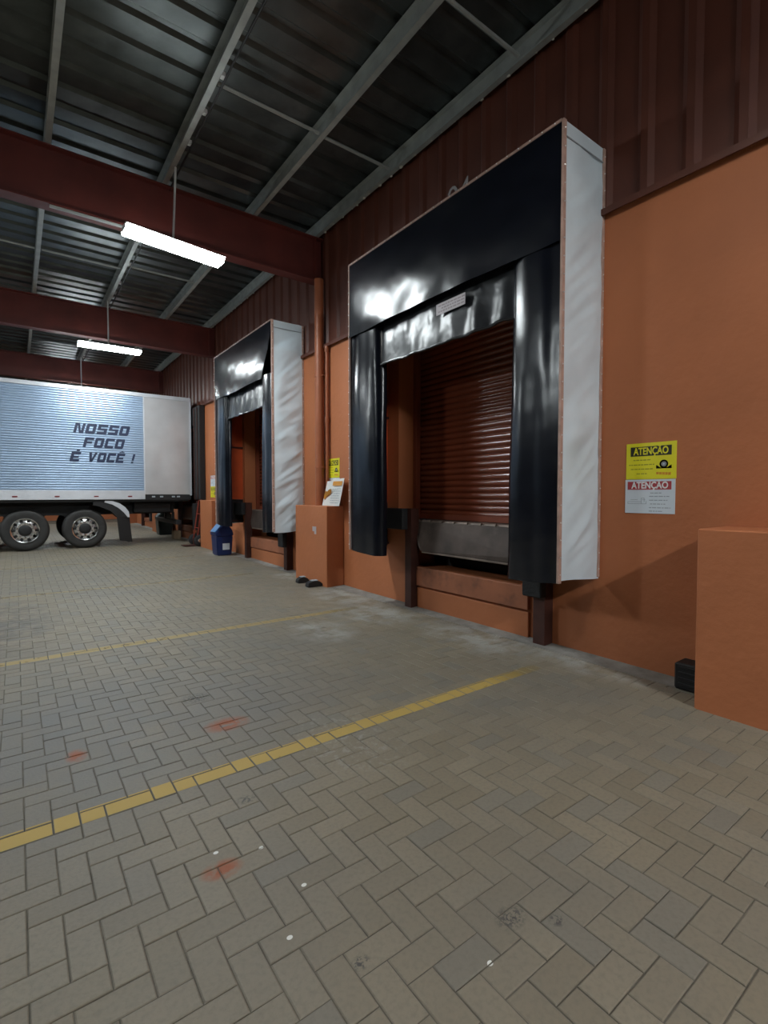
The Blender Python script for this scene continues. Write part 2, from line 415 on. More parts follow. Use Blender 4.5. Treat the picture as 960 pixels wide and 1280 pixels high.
b = B(); prism(b, [(WX - 0.06, 3.842), (WX - 0.045, 3.842), (WX - 0.045, 3.875), (WX + 0.02, 3.895), (WX + 0.02, 3.925), (WX - 0.03, 3.912), (WX - 0.06, 3.895)], 1, -6, 7.19)
struct(obj('trim_2', b, M_trim))
b = B(); prism(b, [(WX - 0.06, 3.842), (WX - 0.045, 3.842), (WX - 0.045, 3.875), (WX + 0.02, 3.895), (WX + 0.02, 3.925), (WX - 0.03, 3.912), (WX - 0.06, 3.895)], 1, 7.35, 26.9)
struct(obj('trim_3', b, M_trim))

# ------------------------------------------------------------------ setting: roof
cb = B(); bx(cb, (-6.2, -6.2, 5.95), (WX + 0.5, 27, 6.02)); ceiling = struct(obj('ceiling', cb, M_slab))
b = B(); trap_sheet(b, 3, 0.34, 0.034, lambda t, d, l: (l, t, 0.0 + d), -6.1, WX + 0.1)
bmesh.ops.recalc_face_normals(b, faces=b.faces); bmesh.ops.solidify(b, geom=b.faces[:], thickness=0.002)
me = bpy.data.meshes.new('roof_sheet'); b.to_mesh(me); b.free(); me.materials.append(M_roof)
y = -6.1
while y < 26.5: part('roof_sheet', me, (0, y, 5.885 + random.uniform(0, 0.004)), ceiling); y += 1.02
PUR = [(4.06, 'pale steel purlin running along the top of the orange wall'), (3.0, 'pale steel purlin next out from the wall purlin'),
       (1.72, 'pale steel purlin carrying the lamp rods, with a conduit beside it'), (0.40, 'pale steel purlin left of the lamps, standing upright in the view'),
       (-0.9, 'pale steel purlin farthest out in the yard that still roofs the bays'), (-2.2, 'pale steel purlin over the open side of the yard'), ]
pur = []
for x, lab in PUR[:5]:
    t = thing('roof_purlin', lab, 'purlin', (x, -6, 5.67), 'pale purlins under the roof')
    b = B(); wd, hh, th = 0.064, 0.2, 0.004
    bx(b, (x - wd / 2, -6, 5.67), (x + wd / 2, 26.5, 5.67 + th)); obj('bottom_flange', b, M_purlin, t)
    b = B(); bx(b, (x + wd / 2 - th, -6, 5.674), (x + wd / 2, 26.5, 5.67 + hh)); bx(b, (x - wd / 2, -6, 5.674), (x - wd / 2 + th, 26.5, 5.69)); obj('web', b, M_purlin, t)
    b = B(); bx(b, (x - wd / 2, -6, 5.87), (x + wd / 2 - th, 26.5, 5.87 + th)); obj('top_flange', b, M_purlin, t)
    pur.append(t)
b = B()
yy = 1.0
while yy < 14:
    s = random.uniform(0.008, 0.02); p = Vector((4.06 - 0.0375 + random.uniform(0.05, 0.075), yy, 5.668))
    r = bmesh.ops.create_icosphere(b, subdivisions=1, radius=s)
    for v in r['verts']: v.co = Vector((v.co.x, v.co.y * random.uniform(1, 2.2), v.co.z * 0.8)) + p
    yy += random.uniform(0.12, 0.42)
stuff(obj('sealant_lumps', b, M_foam, pur[0]))
b = B(); tube(b, [(1.80, y_, 5.66 + 0.006 * math.sin(y_ * 3)) for y_ in [q * 0.5 for q in range(-8, 50)]], 0.012, 8); obj('conduit', b, M_black, pur[2])
for y_ in (5.15, 5.75, 6.35, 9.2, 10.3, 11.3):
    bb = B(); bx(bb, (1.757, y_ - 0.03, 5.675), (1.80, y_ + 0.03, 5.72), 0.003); obj('conduit_clip', bb, M_white, pur[2])
# sag rods between purlins
def sag(y, x0, x1, lab):
    b = B(); tube(b, [(x0, y, 5.70), (x1, y, 5.70)], 0.019, 8)
    tag(obj('sag_rod', b, M_purlin), lab, 'rod', 'thin rods between the purlins')
sag(5.28, 1.77, 2.955, 'thin pale rod bracing the lamp purlin to its neighbour before the first red beam')
sag(5.30, 3.05, 4.01, 'thin pale rod bracing to the wall purlin, just short of the first red beam')
sag(3.22, 3.05, 4.01, 'thin pale rod near the top edge of the photo, above the near shelter')
sag(10.6, 0.45, 1.67, 'thin pale rod between purlins behind the nearest lamp, left of its rod')
sag(10.6, -0.85, 0.35, 'thin pale rod at the left edge of the photo between the red beams')
sag(10.4, 1.77, 2.955, 'thin pale rod between purlins above the far shelter, right of the lamps')
# red I-beams
BE = [(1.75, None), (7.42, 'dark red steel beam nearest, just behind the nearest hanging lamp'), (12.97, 'dark red steel beam second from the front, behind the far hanging lamp'),
      (18.5, 'dark red steel beam farthest off, low above the trailer roof')]
def beam(yc, lab):
    t = thing('roof_beam', lab, 'beam', (0, yc, 4.96), 'red beams under the roof')
    box('web', (-6.1, yc - 0.005, 4.975), (WX + 0.1, yc + 0.005, 5.65), M_beam, t)
    box('bottom_flange', (-6.1, yc - 0.10, 4.96), (WX + 0.1, yc + 0.10, 4.976), M_beam, t)
    box('top_flange', (-6.1, yc - 0.10, 5.649), (WX + 0.1, yc + 0.10, 5.665), M_beam, t)
    for x in (-4.8, -3.5, -2.2, -0.9, 0.4, 1.72, 3.0, 4.04):
        b = B(); bx(b, (x - 0.006, yc - 0.095, 4.977), (x + 0.006, yc - 0.006, 5.648)); obj('stiffener', b, M_beam, t) if x in (4.04, -2.2) else b.free()
    return t
for yc, lab in BE[1:]: beam(yc, lab)
b = B(); bx(b, (0.40, 7.33, 4.930), (1.25, 7.37, 4.958), 0.004)  # thin pale bar along the underside of the beam
tag(obj('pale_bar', b, M_purlin), 'short pale duct under the nearest red beam, left of the lamp', 'bar')

# ------------------------------------------------------------------ lamps
def lamp(y, lab, dx=0.0, diff=None):
    z = 4.62; x0, x1 = 1.13 + dx, 2.33 + dx; xc = 1.73 + dx; rx = 1.70 + dx
    t = thing('hanging_lamp', lab, 'lamp', (xc, y, z), 'lamps hanging in a row')
    b = B()
    w2 = 0.15
    # a shallow trough of light, narrower at the bottom
    prism(b, [(y - w2, z + 0.055), (y - w2, z + 0.042), (y - w2 * 0.7, z), (y + w2 * 0.7, z), (y + w2, z + 0.042), (y + w2, z + 0.055)], 0, x0, x1)
    obj('diffuser', b, diff or M_light, t)
    b = B(); prism(b, [(y - w2 * 1.02, z + 0.056), (y + w2 * 1.02, z + 0.056), (y + w2 * 0.98, z + 0.07), (y + 0.05, z + 0.10), (y - 0.05, z + 0.10), (y - w2 * 0.98, z + 0.07)], 0, x0 - 0.006, x1 + 0.006)
    obj('housing', b, M_lampbody, t)
    for x in (x0 - 0.012, x1 + 0.002):
        b = B(); bx(b, (x, y - 0.10, z + 0.02), (x + 0.01, y + 0.10, z + 0.09), 0.003); obj('end_cap', b, M_lampbody, t)
    b = B(); tube(b, [(rx, y, z + 0.09), (rx, y, 5.67 if dx == 0 else 5.86)], 0.014, 8); obj('rod', b, M_lampbody, t)
    b = B(); bx(b, (rx - 0.04, y - 0.04, z + 0.098), (rx + 0.04, y + 0.04, z + 0.112), 0.003); obj('bracket', b, M_lampbody, t)
    t.rotation_euler = (0, 0.045, 0.05) if abs(y - 6.88) < 0.1 and dx == 0 else (0, 0.0, 0)
    return t
labs = ['lit strip lamp two bays behind the viewer', 'lit strip lamp overhead of the viewer', 'lit strip lamp hanging in front of the nearest red beam, larger in view',
        'lit strip lamp hanging before the second red beam, above the trailer', 'lit strip lamp hidden behind the trailer', 'lit strip lamp farthest down the yard']
for y, l in zip(LAMP_Y, labs): lamp(y, l, 0.0, M_dim if abs(y - 1.33) < 0.1 else M_strong if y < 0 else None)
for y, l in zip(YARD_LAMP_Y, ['lit strip lamp out over the open yard, level with the near beam', 'lit strip lamp out over the open yard, level with the trailer wheels']): lamp(y, l, -5.6, M_yardlight)

# ------------------------------------------------------------------ dock parts in each opening
slat_b = B()
prof = [(0.0, 0.0), (-0.016, 0.010), (-0.022, 0.034), (-0.016, 0.058), (0.0, 0.068), (0.006, 0.072), (0.0, 0.0762)]
pr_ = [(slat_b.verts.new((x, 0, z)), slat_b.verts.new((x, 2.27, z))) for x, z in prof]
for A, D in zip(pr_, pr_[1:]): slat_b.faces.new((A[0], D[0], D[1], A[1]))
bmesh.ops.recalc_face_normals(slat_b, faces=slat_b.faces)
slat_me = bpy.data.meshes.new('slat'); slat_b.to_mesh(slat_me); slat_b.free(); slat_me.materials.append(M_slat)
for p in slat_me.polygons: p.use_smooth = True
LEV = ['steel dock leveller with hanging lip in the near dock, right of the photo', 'steel dock leveller with hanging lip in the dock behind the blue bin',
       'steel dock leveller behind the parked trailer', 'steel dock leveller in the last dock, beyond the trailer']
BPL = ['with black block, left side of the near dock opening', 'right of the near dock opening, under the shelter leg',
       'with black block, beside the blue bin at the far shelter', 'under the far shelter leg, right of that dock opening',
       'far side of the dock where the trailer is parked', 'near side of the dock where the trailer is parked',
       'far side of the dock beyond the trailer', 'near side of the dock beyond the trailer']
for k, (a, c) in enumerate(OPEN):
    d = struct(box('door_%d' % (k + 1), (4.50, a + 0.01, 1.13), (4.512, c - 0.01, 3.45), M_slat))
    n = 30
    for q in range(n): part('slat', slat_me, (4.497, a, 1.17 + q * 0.0762), d)
    for s in ((a, a + 0.07), (c - 0.07, c)): box('guide_rail', (4.40, s[0], 1.12), (4.475, s[1], 3.4), M_guide, d, 0.004)
    box('bottom_bar', (4.468, a + 0.07, 1.12), (4.50, c - 0.07, 1.19), M_guide, d, 0.004)
    # leveller
    t = thing('dock_leveller', LEV[k], 'dock leveller', (4.3, (a + c) / 2, 0.55), 'levellers in the dock openings')
    b = B(); bx(b, (4.18, a + 0.12, 1.085), (4.53, c - 0.33, 1.115)); obj('deck', b, M_deck, t)
    b = B()
    prism(b, [(a + 0.14, 1.10), (c - 0.33, 1.10), (c - 0.47, 0.80), (c - 0.52, 0.74), (a + 0.30, 0.74), (a + 0.22, 0.80)], 0, 4.155, 4.178)
    lip = obj('lip', b, M_lip, t)
    for v in lip.data.vertices:
        if v.co.z + 0.55 < 1.0: v.co.x -= 0.06
    b = B(); bx(b, (4.09, a + 0.32, 0.715), (4.115, c - 0.54, 0.735), 0.003); obj('lip_edge', b, M_deck, t)
    for q in range(9):
        y0 = a + 0.18 + q * 0.21
        b = B(); tube(b, [(4.185, y0, 1.105), (4.185, y0 + 0.15, 1.105)], 0.022, 8); obj('hinge_knuckle', b, M_deck, t)
    b = B(); bx(b, (4.535, a - 0.02, 0.4), (4.60, c + 0.02, 1.10)); obj('pit_back', b, M_pit, t)
    # sill bands below the opening
    b = B(); bx(b, (4.105, a + 0.12, 0.285 + gz(a) * .6), (4.16, c - 0.42, 0.525), 0.006); obj('sill_band', b, M_band, wall)
    b = B(); bx(b, (4.118, a + 0.12, -0.08), (4.16, c - 0.42, 0.262 + gz(a) * .6), 0.006); obj('sill_base', b, M_wall, wall)
    # bumpers
    for side in (0, 1):
        y0 = c - 0.42 if side == 0 else a - 0.14
        pw = 0.12 if side == 0 else 0.13
        g = gz(y0)
        t = thing('dock_bumper', 'brown steel bumper post ' + BPL[2 * k + side], 'bumper', (4.1, y0 + 0.1, g), 'bumper posts beside the docks')
        b = B(); bx(b, (4.02, y0, g), (4.03, y0 + pw, 1.27)); bx(b, (4.03, y0, g), (4.149, y0 + 0.012, 1.27)); bx(b, (4.03, y0 + pw - 0.012, g), (4.149, y0 + pw, 1.27))
        obj('channel_post', b, M_post, t)
        if side == 0:
            b = B(); bx(b, (3.93, y0 + 0.06, 1.0), (4.02, y0 + 0.50, 1.27), 0.012); obj('rubber_block', b, M_rubber, t)
            b = B(); bx(b, (4.021, y0 + 0.19, 1.02), (4.15, y0 + 0.48, 1.25), 0.004); obj('mounting_plate', b, M_post, t)
        else:
            b = B(); bx(b, (3.93, y0 - 0.02, 0.47), (4.02, y0 + 0.20, 1.2), 0.012); obj('rubber_block', b, M_rubber, t)

# ------------------------------------------------------------------ dock shelters
def wr(p, s=1.0): return noise.noise(Vector(p) * s)
def crease(p, s): return abs(noise.noise(Vector(p) * s))
def shelter(ya, lab, torn, seed):
    yb = ya + 3.15 if not torn else ya + 3.02
    x0, zb, zt = 3.55, 0.72 if not torn else 0.80, 4.42
    t = thing('dock_shelter', lab, 'dock shelter', (4.15, (ya + yb) / 2, zb), 'padded shelters around the docks')
    def side(y, sgn, name, m, amp, thick):
        def fn(u, v):
            x = x0 + 0.012 + u * (WX - x0 - 0.014); z = zb + v * (zt - zb)
            edge = min(1, 5 * u * (1 - u) * 4 / 4) * min(1, 12 * (1 - v)) * min(1, 0.4 + 8 * v)
            q = (x * 1.0 + seed, z * 1.0 + (x - x0) * -0.5, 0)
            d = amp * edge * (0.9 * wr((q[0] * 1.2, q[1] * 1.1, seed), 1.6) + 0.9 * (0.5 - 2.2 * crease((q[0] * 0.7, q[1] * 1.3, seed + 5), 1.7)) + 0.7 * (0.3 - 1.6 * crease((q[0] * 0.6 + 0.4 * q[1], q[1] * 2.6 - 0.5 * q[0], seed + 9), 2.6) ** 0.7))
            d = max(d + 0.010 * edge, -0.010 + 0.35 * d)
            zz = z + (0.018 * math.sin(u * 3.1 + seed) * (1 - v) ** 6)
            return (x, y + sgn * d, zz)
        b = B(); sheet(b, fn, 20, 120, thick); return obj(name, b, m, t, smooth=True)
    sp = side(ya, -1, 'side_panel', M_grey, 0.027, 0.003); side(yb, 1, 'side_panel', M_grey, 0.02, 0.003)
    box('seam', (x0 + 0.02, ya - 0.012, zt - 0.125), (WX - 0.01, ya - 0.002, zt - 0.118), M_seam, sp)
    # linings: the far one turns its orange inside face to the bay
    box('lining', (x0 + 0.05, yb - 0.03, 1.34), (WX, yb - 0.024, zt - 0.1), M_lining, t)
    box('lining', (x0 + 0.05, ya + 0.024, 1.34), (WX, ya + 0.03, zt - 0.1), M_black, t)  # unseen near side, made black to darken the opening
    b = B()
    sheet(b, lambda u, v: (x0 + 0.01 + u * (WX - x0 - 0.01), ya + v * (yb - ya), zt + 0.012 * wr((u * 2, v * 5, seed), 1.5)), 6, 24, 0.004); obj('roof_panel', b, M_grey, t, smooth=True)
    box('top_blackout', (x0 + 0.05, ya + 0.035, zt - 0.05), (WX, yb - 0.035, zt - 0.044), M_black, t)  # black sheet added to keep the top of the opening dark
    for yy in (ya + 0.024, yb - 0.03): box('lower_skirt', (x0 + 0.05, yy, zb + 0.02), (WX, yy + 0.006, 1.335), M_black, t)
    # black head curtain
    dn = 3.50
    def head(u, v):
        y = ya + 0.004 + u * (yb - ya - 0.008); z = zt - v * (zt - dn)
        if torn: y = ya + 0.46 * (max(0, v - 0.12) / 0.88) ** 1.1 + 0.16 * 0 + u * (yb - ya - 0.46 * (max(0, v - 0.12) / 0.88) ** 1.1 - 0.004) + (0.12 if v < 0 else 0)
        a = v * v
        x = x0 - 0.025 * math.sin(min(1, v) * math.pi * 0.85) * math.sin(u * math.pi) ** 0.5 + 0.020 * a * wr((u * 3 + seed, v * 1.2, seed), 2.0) + 0.010 * wr((u * 9, v * 3 + seed, 0), 1.0) * v
        return (x, y, z - 0.012 * math.sin(u * 7 + seed) * a)
    b = B(); sheet(b, head, 60, 24, 0.004); obj('head_curtain', b, M_vinyl, t, smooth=True)
    # leg curtains: flat at the frame, rolled back at the inner edge
    def leg(near):
        wdt = 0.55 if near else 0.61
        def fn(u, v):
            top = dn + 0.10 if not (torn and near) else dn + 0.05
            z = zb - 0.005 + v * (top - zb)
            s = u * (wdt + 0.08)
            r = 0.11
            fl = wdt - r
            if s <= fl: yl, xx = s, -0.010 * math.sin(s / fl * math.pi)
            else:
                ang = min((s - fl) / r, 1.7); yl = fl + r * math.sin(ang); xx = r * (1 - math.cos(ang))
            k = 1 - 0.10 * (1 - v)
            yl += 0.012 * wr((0, v * 4 + seed, u), 1.0) - (0.05 * (1 - v) if near else 0.0) * u * -1
            xx += 0.013 * wr((u * 2.6 + seed, v * 1.3, 3 + near), 1.7) * min(1, s * 8) + 0.02 + (0.010 * math.sin(u * 9) * v * v)
            zz = z - 0.03 * (1 - v) ** 8 * math.sin(min(1, u) * math.pi * 0.6)
            return (x0 + xx, (ya + 0.004 + yl) if near else (yb - 0.004 - yl), zz)
        b = B(); sheet(b, fn, 26, 70, 0.004); return obj('leg_curtain', b, M_vinyl, t, smooth=True)
    leg(True); leg(False)
    # inner flap under the head
    f0, f1 = ya + 0.42, yb - 0.52
    def flap(u, v):
        y = f0 + u * (f1 - f0); z = 3.62 - v * 0.58
        x = x0 + 0.11 - 0.03 * v + 0.022 * wr((u * 9 + seed, v * 0.8, seed), 1.5) * (0.3 + v) + 0.012 * wr((u * 21, v * 2, seed), 1.0)
        return (x, y, z + 0.012 * wr((u * 7, 0, seed), 1.2) * v)
    b = B(); sheet(b, flap, 70, 14, 0.004); fo = obj('head_flap', b, M_flap, t, smooth=True)
    b = B(); tube(b, [Vector(flap(q / 40, 1.0)) + Vector((-0.006, 0, -0.004)) for q in range(41)], 0.016, 8); obj('hem', b, M_flap, fo, smooth=True)
    if not torn:
        b = B(); ly = ya + 1.12
        sheet(b, lambda u, v: (x0 + 0.056, ly + u * 0.42, 3.33 + v * 0.115), 4, 2, 0.002); lo_ = obj('sticker', b, M_label, fo)
        lo_['label'] = 'pale faded sticker on the flap'
        rr2 = random.Random(4); b = B()
        for q in range(3):
            y_ = ly + 0.39 - (0.05 if q == 1 else 0)
            while y_ > ly + 0.05:
                l = rr2.uniform(0.02, 0.05); bx(b, (x0 + 0.0535, y_ - l, 3.352 + q * 0.03), (x0 + 0.0545, y_, 3.364 + q * 0.03)); y_ -= l + 0.01
        stuff(obj('sticker_print', b, M_labeltext, fo))
    # edge strips with rivets
    strips = [((x0 - 0.012, ya - 0.010, zb), (x0 + 0.030, ya + 0.010, zt + 0.005)), ((x0 - 0.012, yb - 0.010, zb), (x0 + 0.012, yb + 0.010, zt + 0.005)),
              ((x0 - 0.012, ya + 0.011, zt - 0.012), (x0 + 0.012, yb - 0.011, zt + 0.012)), ((WX - 0.035, ya - 0.014, zb), (WX - 0.001, ya + 0.002, zt))]
    for q, (lo, hi) in enumerate(strips):
        so = box('edge_strip', lo, hi, M_strip, t, 0.002)
        b = B(); nr = 26
        for e in range(nr):
            f = (e + 0.5) / nr
            p = Vector([(lo[i] + hi[i]) / 2 for i in range(3)])
            ax = 1 if q == 2 else 2
            p[ax] = lo[ax] + f * (hi[ax] - lo[ax])
            if q == 3 or q == 0: p.y = lo[1] - 0.002
            else: p.x = lo[0] - 0.002
            r = bmesh.ops.create_icosphere(b, subdivisions=1, radius=0.007); bmesh.ops.translate(b, verts=r['verts'], vec=p)
        stuff(obj('rivets', b, M_rivet, so))
    # hidden steel frame that carries the cover
    for yy in (ya + 0.05, yb - 0.05):
        b = B()
        bx(b, (x0 + 0.06, yy - 0.02, zb + 0.03), (x0 + 0.10, yy + 0.02, zt - 0.04))
        for zz in (zb + 0.06, 2.5, zt - 0.1): bx(b, (x0 + 0.10, yy - 0.015, zz - 0.015), (WX, yy + 0.015, zz + 0.015))
        obj('frame', b, M_post, t)
    return t
shelter(DOCKS[0], 'large black dock shelter with light grey side, near one, right of centre', False, 1.3)
shelter(DOCKS[1], 'smaller-looking black dock shelter with torn head curtain, next to the trailer end', True, 4.1)
# the third one is pushed flat by the trailer
t = thing('dock_shelter', 'flattened all-black dock pad squeezed between trailer rear and wall', 'dock shelter', (4.15, 15.4, 0.9), 'padded shelters around the docks')
for (y0, y1) in ((13.72, 14.25), (16.85, 17.25)):
    box('side_pad', (3.98, y0, 1.3), (4.149, y1, 3.85), M_black, t, 0.02)
box('head_pad', (3.98, 14.25, 3.35), (4.149, 16.85, 3.85), M_black, t, 0.02)
for yy in (13.85, 14.12): box('wear_strip', (3.962, yy, 1.32), (3.981, yy + 0.03, 3.8), M_post, t, 0.003)

# ------------------------------------------------------------------ low pillars
def pillar(y0, y1, x, top, lab):
    b = B(); bx(b, (x, y0, gz(y0) - 0.03), (WX, y1, top), 0.008)
    return tag(obj('low_pillar', b, M_wall), lab, 'pillar', 'low concrete pillars along the wall')
pillar(0.36, 1.42, 3.67, 1.22, 'low orange concrete pillar at the right edge of the photo')
P2 = pillar(6.67, 7.73, 3.84, 1.27, 'low orange concrete pillar between the two shelters, under the leaning poster')
pillar(12.27, 13.2, 3.84, 1.30, 'low orange concrete pillar behind the blue bin')
pillar(17.85, 18.9, 3.84, 1.34, 'low orange concrete pillar seen under the trailer rear')
pillar(23.4, 24.4, 3.84, 1.36, 'farthest low orange pillar, seen beneath the trailer behind the mud flap')

# ------------------------------------------------------------------ downpipes
t = thing('downpipe', 'fat orange rainwater pipe running down the wall between the shelters', 'pipe', (4.06, 7.27, 1.27))
b = B(); tube(b, [(4.06, 7.27, 1.27), (4.06, 7.27, 4.96)], 0.075, 16); obj('pipe_run', b, M_pipe, t, smooth=True)
for z in (1.9, 3.4):
    b = B(); tube(b, [(4.06, 7.27, z - 0.02), (4.06, 7.27, z + 0.02)], 0.081, 16); bx(b, (4.06, 7.17, z - 0.012), (4.149, 7.37, z + 0.012)); obj('clamp', b, M_pipe, t, smooth=True)
t = thing('conduit_pipe', 'thin orange conduit with a coupling, right beside the fat rainwater pipe', 'pipe', (4.10, 7.09, 1.27))
b = B(); tube(b, [(4.10, 7.09, 1.27), (4.10, 7.09, 3.85)], 0.028, 12); obj('pipe_run', b, M_pipe, t, smooth=True)
for z in (2.66, 3.80):
    b = B(); tube(b, [(4.10, 7.09, z - 0.045), (4.10, 7.09, z + 0.045)], 0.038, 12); obj('coupling', b, M_pipe, t, smooth=True)

# ------------------------------------------------------------------ signs
def wheel_icon(t, yc, zc, s, x):
    b = B()
    for (r0, r1, m) in ((0.6, 1.0, 0), (0.0, 0.0, 0)):
        if r1 == 0: continue
        n = 20
        A = [b.verts.new((x, yc + r0 * s * math.cos(q * 2 * math.pi / n), zc + r0 * s * math.sin(q * 2 * math.pi / n))) for q in range(n)]
        D = [b.verts.new((x, yc + r1 * s * math.cos(q * 2 * math.pi / n), zc + r1 * s * math.sin(q * 2 * math.pi / n))) for q in range(n)]
        for q in range(n): b.faces.new((A[q], A[(q + 1) % n], D[(q + 1) % n], D[q]))
    for sg in (-1, 1):
        v = [b.verts.new((x, yc + sg * a * s, zc + z * s)) for a, z in ((0.55, -1.05), (1.75, -1.05), (1.75, -0.2), (1.05, -0.6))]; b.faces.new(v)
    v = [b.verts.new((x + 0.0002, yc + a * s, zc + z * s)) for a, z in ((-1.7, -1.05), (1.7, -1.05), (1.7, -0.85), (-1.7, -0.85))]; b.faces.new(v)
    bmesh.ops.solidify(b, geom=b.faces[:], thickness=0.0006)
    w_ = obj('wheel_pictogram', b, M_signblack, t)
    b = B(); r = bmesh.ops.create_circle(b, cap_ends=True, segments=16, radius=0.58 * s)
    for vv in b.verts: vv.co = Vector((x + 0.0003, yc + vv.co.x, zc + vv.co.y))
    obj('wheel_disc', b, M_signgrey, w_)
    b = B(); bmesh.ops.create_circle(b, cap_ends=True, segments=10, radius=0.2 * s)
    for vv in b.verts: vv.co = Vector((x - 0.0005, yc + vv.co.x, zc + vv.co.y))
    obj('wheel_hub', b, M_signwhite, w_)
def print_lines(t, x, rows, m, seed):
    """rows of small print, too fine in the photograph to read: word-length dashes"""
    rr = random.Random(seed); b = B()
    for (yl, yr, z, h) in rows:
        y = yl
        while y > yr + 0.006:
            l = min(rr.uniform(0.012, 0.035), y - yr); bx(b, (x - 0.0005, y - l, z - h / 2), (x + 0.0005, y, z + h / 2)); y -= l + 0.006
    return obj('small_print', b, m, t)
def yellow_sign(yl, yr, zb, zt, lab):
    x = WX - 0.004; W_ = yl - yr; H_ = zt - zb
    t = thing('safety_sign', lab, 'sign', (WX, (yl + yr) / 2, zb))
    box('board', (WX - 0.005, yr, zb), (WX - 0.0005, yl, zt), M_yellow, t)
    xf = WX - 0.0056
    box('header_band', (xf - 0.0006, yr + 0.09 * W_, zt - 0.36 * H_), (xf + 0.0006, yl - 0.09 * W_, zt - 0.10 * H_), M_signblack, t)
    lettering('lettering', 'ATENÇÃO', 0.21 * H_ * 1.3, M_yellow, t, (xf - 0.0016, (yl + yr) / 2, zt - 0.235 * H_), FACE_WALL, 0.70 * W_, 0.0020)
    wheel_icon(t, yr + 0.235 * W_, zt - 0.60 * H_, 0.085 * W_, xf - 0.0005)
    print_lines(t, xf, [(yl - q * W_, yl - e * W_, zt - z * H_, 0.022 * H_ * 1.3) for q, e, z in ((.15, .5, .47), (.06, .58, .60), (.1, .58, .72), (.22, .44, .85))], M_signolive, 3)
    b = B(); 
    for q in range(5): bx(b, (xf - 0.0006, yr + (0.10 + 0.058 * q) * W_, zt - (0.90 - 0.006 * q) * H_), (xf + 0.0006, yr + (0.148 + 0.058 * q) * W_, zt - (0.83 - 0.004 * q) * H_))
    obj('orange_mark', b, M_signorange, t)
def white_sign(yl, yr, zb, zt, lab):
    W_ = yl - yr; H_ = zt - zb
    t = thing('safety_sign', lab, 'sign', (WX, (yl + yr) / 2, zb))
    box('board', (WX - 0.005, yr, zb), (WX - 0.0005, yl, zt), M_signwhite, t)
    xf = WX - 0.0056
    box('header_band', (xf - 0.0006, yr + 0.07 * W_, zt - 0.30 * H_), (xf + 0.0006, yl - 0.05 * W_, zt - 0.06 * H_), M_signred, t)
    lettering('lettering', 'ATENÇÃO', 0.21 * H_ * 1.3, M_white, t, (xf - 0.0016, (yl + yr) / 2, zt - 0.18 * H_), FACE_WALL, 0.74 * W_, 0.0020)
    print_lines(t, xf, [(yl - q * W_, yl - e * W_, zt - z * H_, 0.022 * H_) for q, e, z in ((.52, .74, .40), (.50, .92, .50), (.50, .86, .61), (.52, .82, .72), (.50, .92, .83), (.50, .78, .93))], M_signgrey, 5)
    b = B()      # line drawing of a truck
    def ln(y0, z0, y1, z1, th=0.0016):
        y0, y1 = yl - y0 * W_, yl - y1 * W_; z0, z1 = zt - z0 * H_, zt - z1 * H_
        bx(b, (xf - 0.0005, min(y0, y1) - th, min(z0, z1) - th), (xf + 0.0005, max(y0, y1) + th, max(z0, z1) + th))
    for l in ((.06, .66, .34, .66), (.06, .72, .44, .72), (.34, .55, .34, .72), (.34, .55, .40, .55), (.40, .55, .40, .66), (.44, .64, .44, .72), (.12, .60, .26, .60), (.06, .66, .06, .72), (.36, .60, .42, .60)): ln(*l)
    obj('truck_outline', b, M_signgrey, t)
yellow_sign(2.16, 1.765, 1.575, 1.87, 'yellow warning sign headed ATENÇÃO, on the wall right of the near shelter')
white_sign(2.165, 1.77, 1.295, 1.572, 'white warning sign with red ATENÇÃO band, below the yellow sign at right')
yellow_sign(7.18, 6.79, 1.72, 2.03, 'small-looking yellow warning sign above the leaning poster between the shelters')
white_sign(7.18, 6.79, 1.43, 1.715, 'white warning sign mostly hidden behind the leaning poster')
white_sign(13.30, 12.86, 1.66, 1.94, 'white warning sign half hidden by the far shelter, above a yellow one')
yellow_sign(13.30, 12.86, 1.37, 1.655, 'yellow warning sign half hidden by the far shelter, above the low pillar')
# poster leaning on the pillar
t = thing('leaning_poster', 'white poster with orange label leaning against the wall on the low pillar', 'poster', (4.0, 6.78, 1.27))
def pt(u, v, o=0.0): return Vector((3.985 + 0.10 * v - o, 7.06 - u * 0.52 - 0.03 * v * 0, 1.27 + 0.43 * v))
b = B(); sheet(b, lambda u, v: pt(u, v) + Vector((0.012 * math.sin(u * 3), 0, -0.04 * v * (1 - u) * (1 if u < 0.3 else 0.2))), 10, 8, 0.003); obj('paper_sheet', b, M_paper, t)
def patch(name, u0, u1, v0, v1, m, o=0.010):
    b = B(); sheet(b, lambda u, v: pt(u0 + u * (u1 - u0), v0 + v * (v1 - v0), o), 1, 1, 0.001); return obj(name, b, m, t)
patch('orange_label', 0.42, 0.95, 0.74, 0.90, M_signorange)
b = B()
pts_ = [(0.02, 0.30), (0.10, 0.22), (0.20, 0.34), (0.34, 0.40), (0.42, 0.50), (0.38, 0.62), (0.24, 0.60), (0.18, 0.52), (0.06, 0.56), (0.03, 0.45)]
b.faces.new([b.verts.new(pt(u, v, 0.011)) for u, v in pts_]); bmesh.ops.solidify(b, geom=b.faces[:], thickness=0.001); obj('orange_drawing', b, M_signorange, t)
rr = random.Random(8); b = B()
for q in range(7):
    v = 0.10 + q * 0.085; u = 0.46
    while u < 0.93:
        l = rr.uniform(0.04, 0.12)
        b.faces.new([b.verts.new(pt(min(a_, 0.95), v + c_, 0.0105)) for a_, c_ in ((u, 0), (u + l, 0), (u + l, 0.022), (u, 0.022))]); u += l + 0.025
obj('small_print', b, M_signgrey, t)
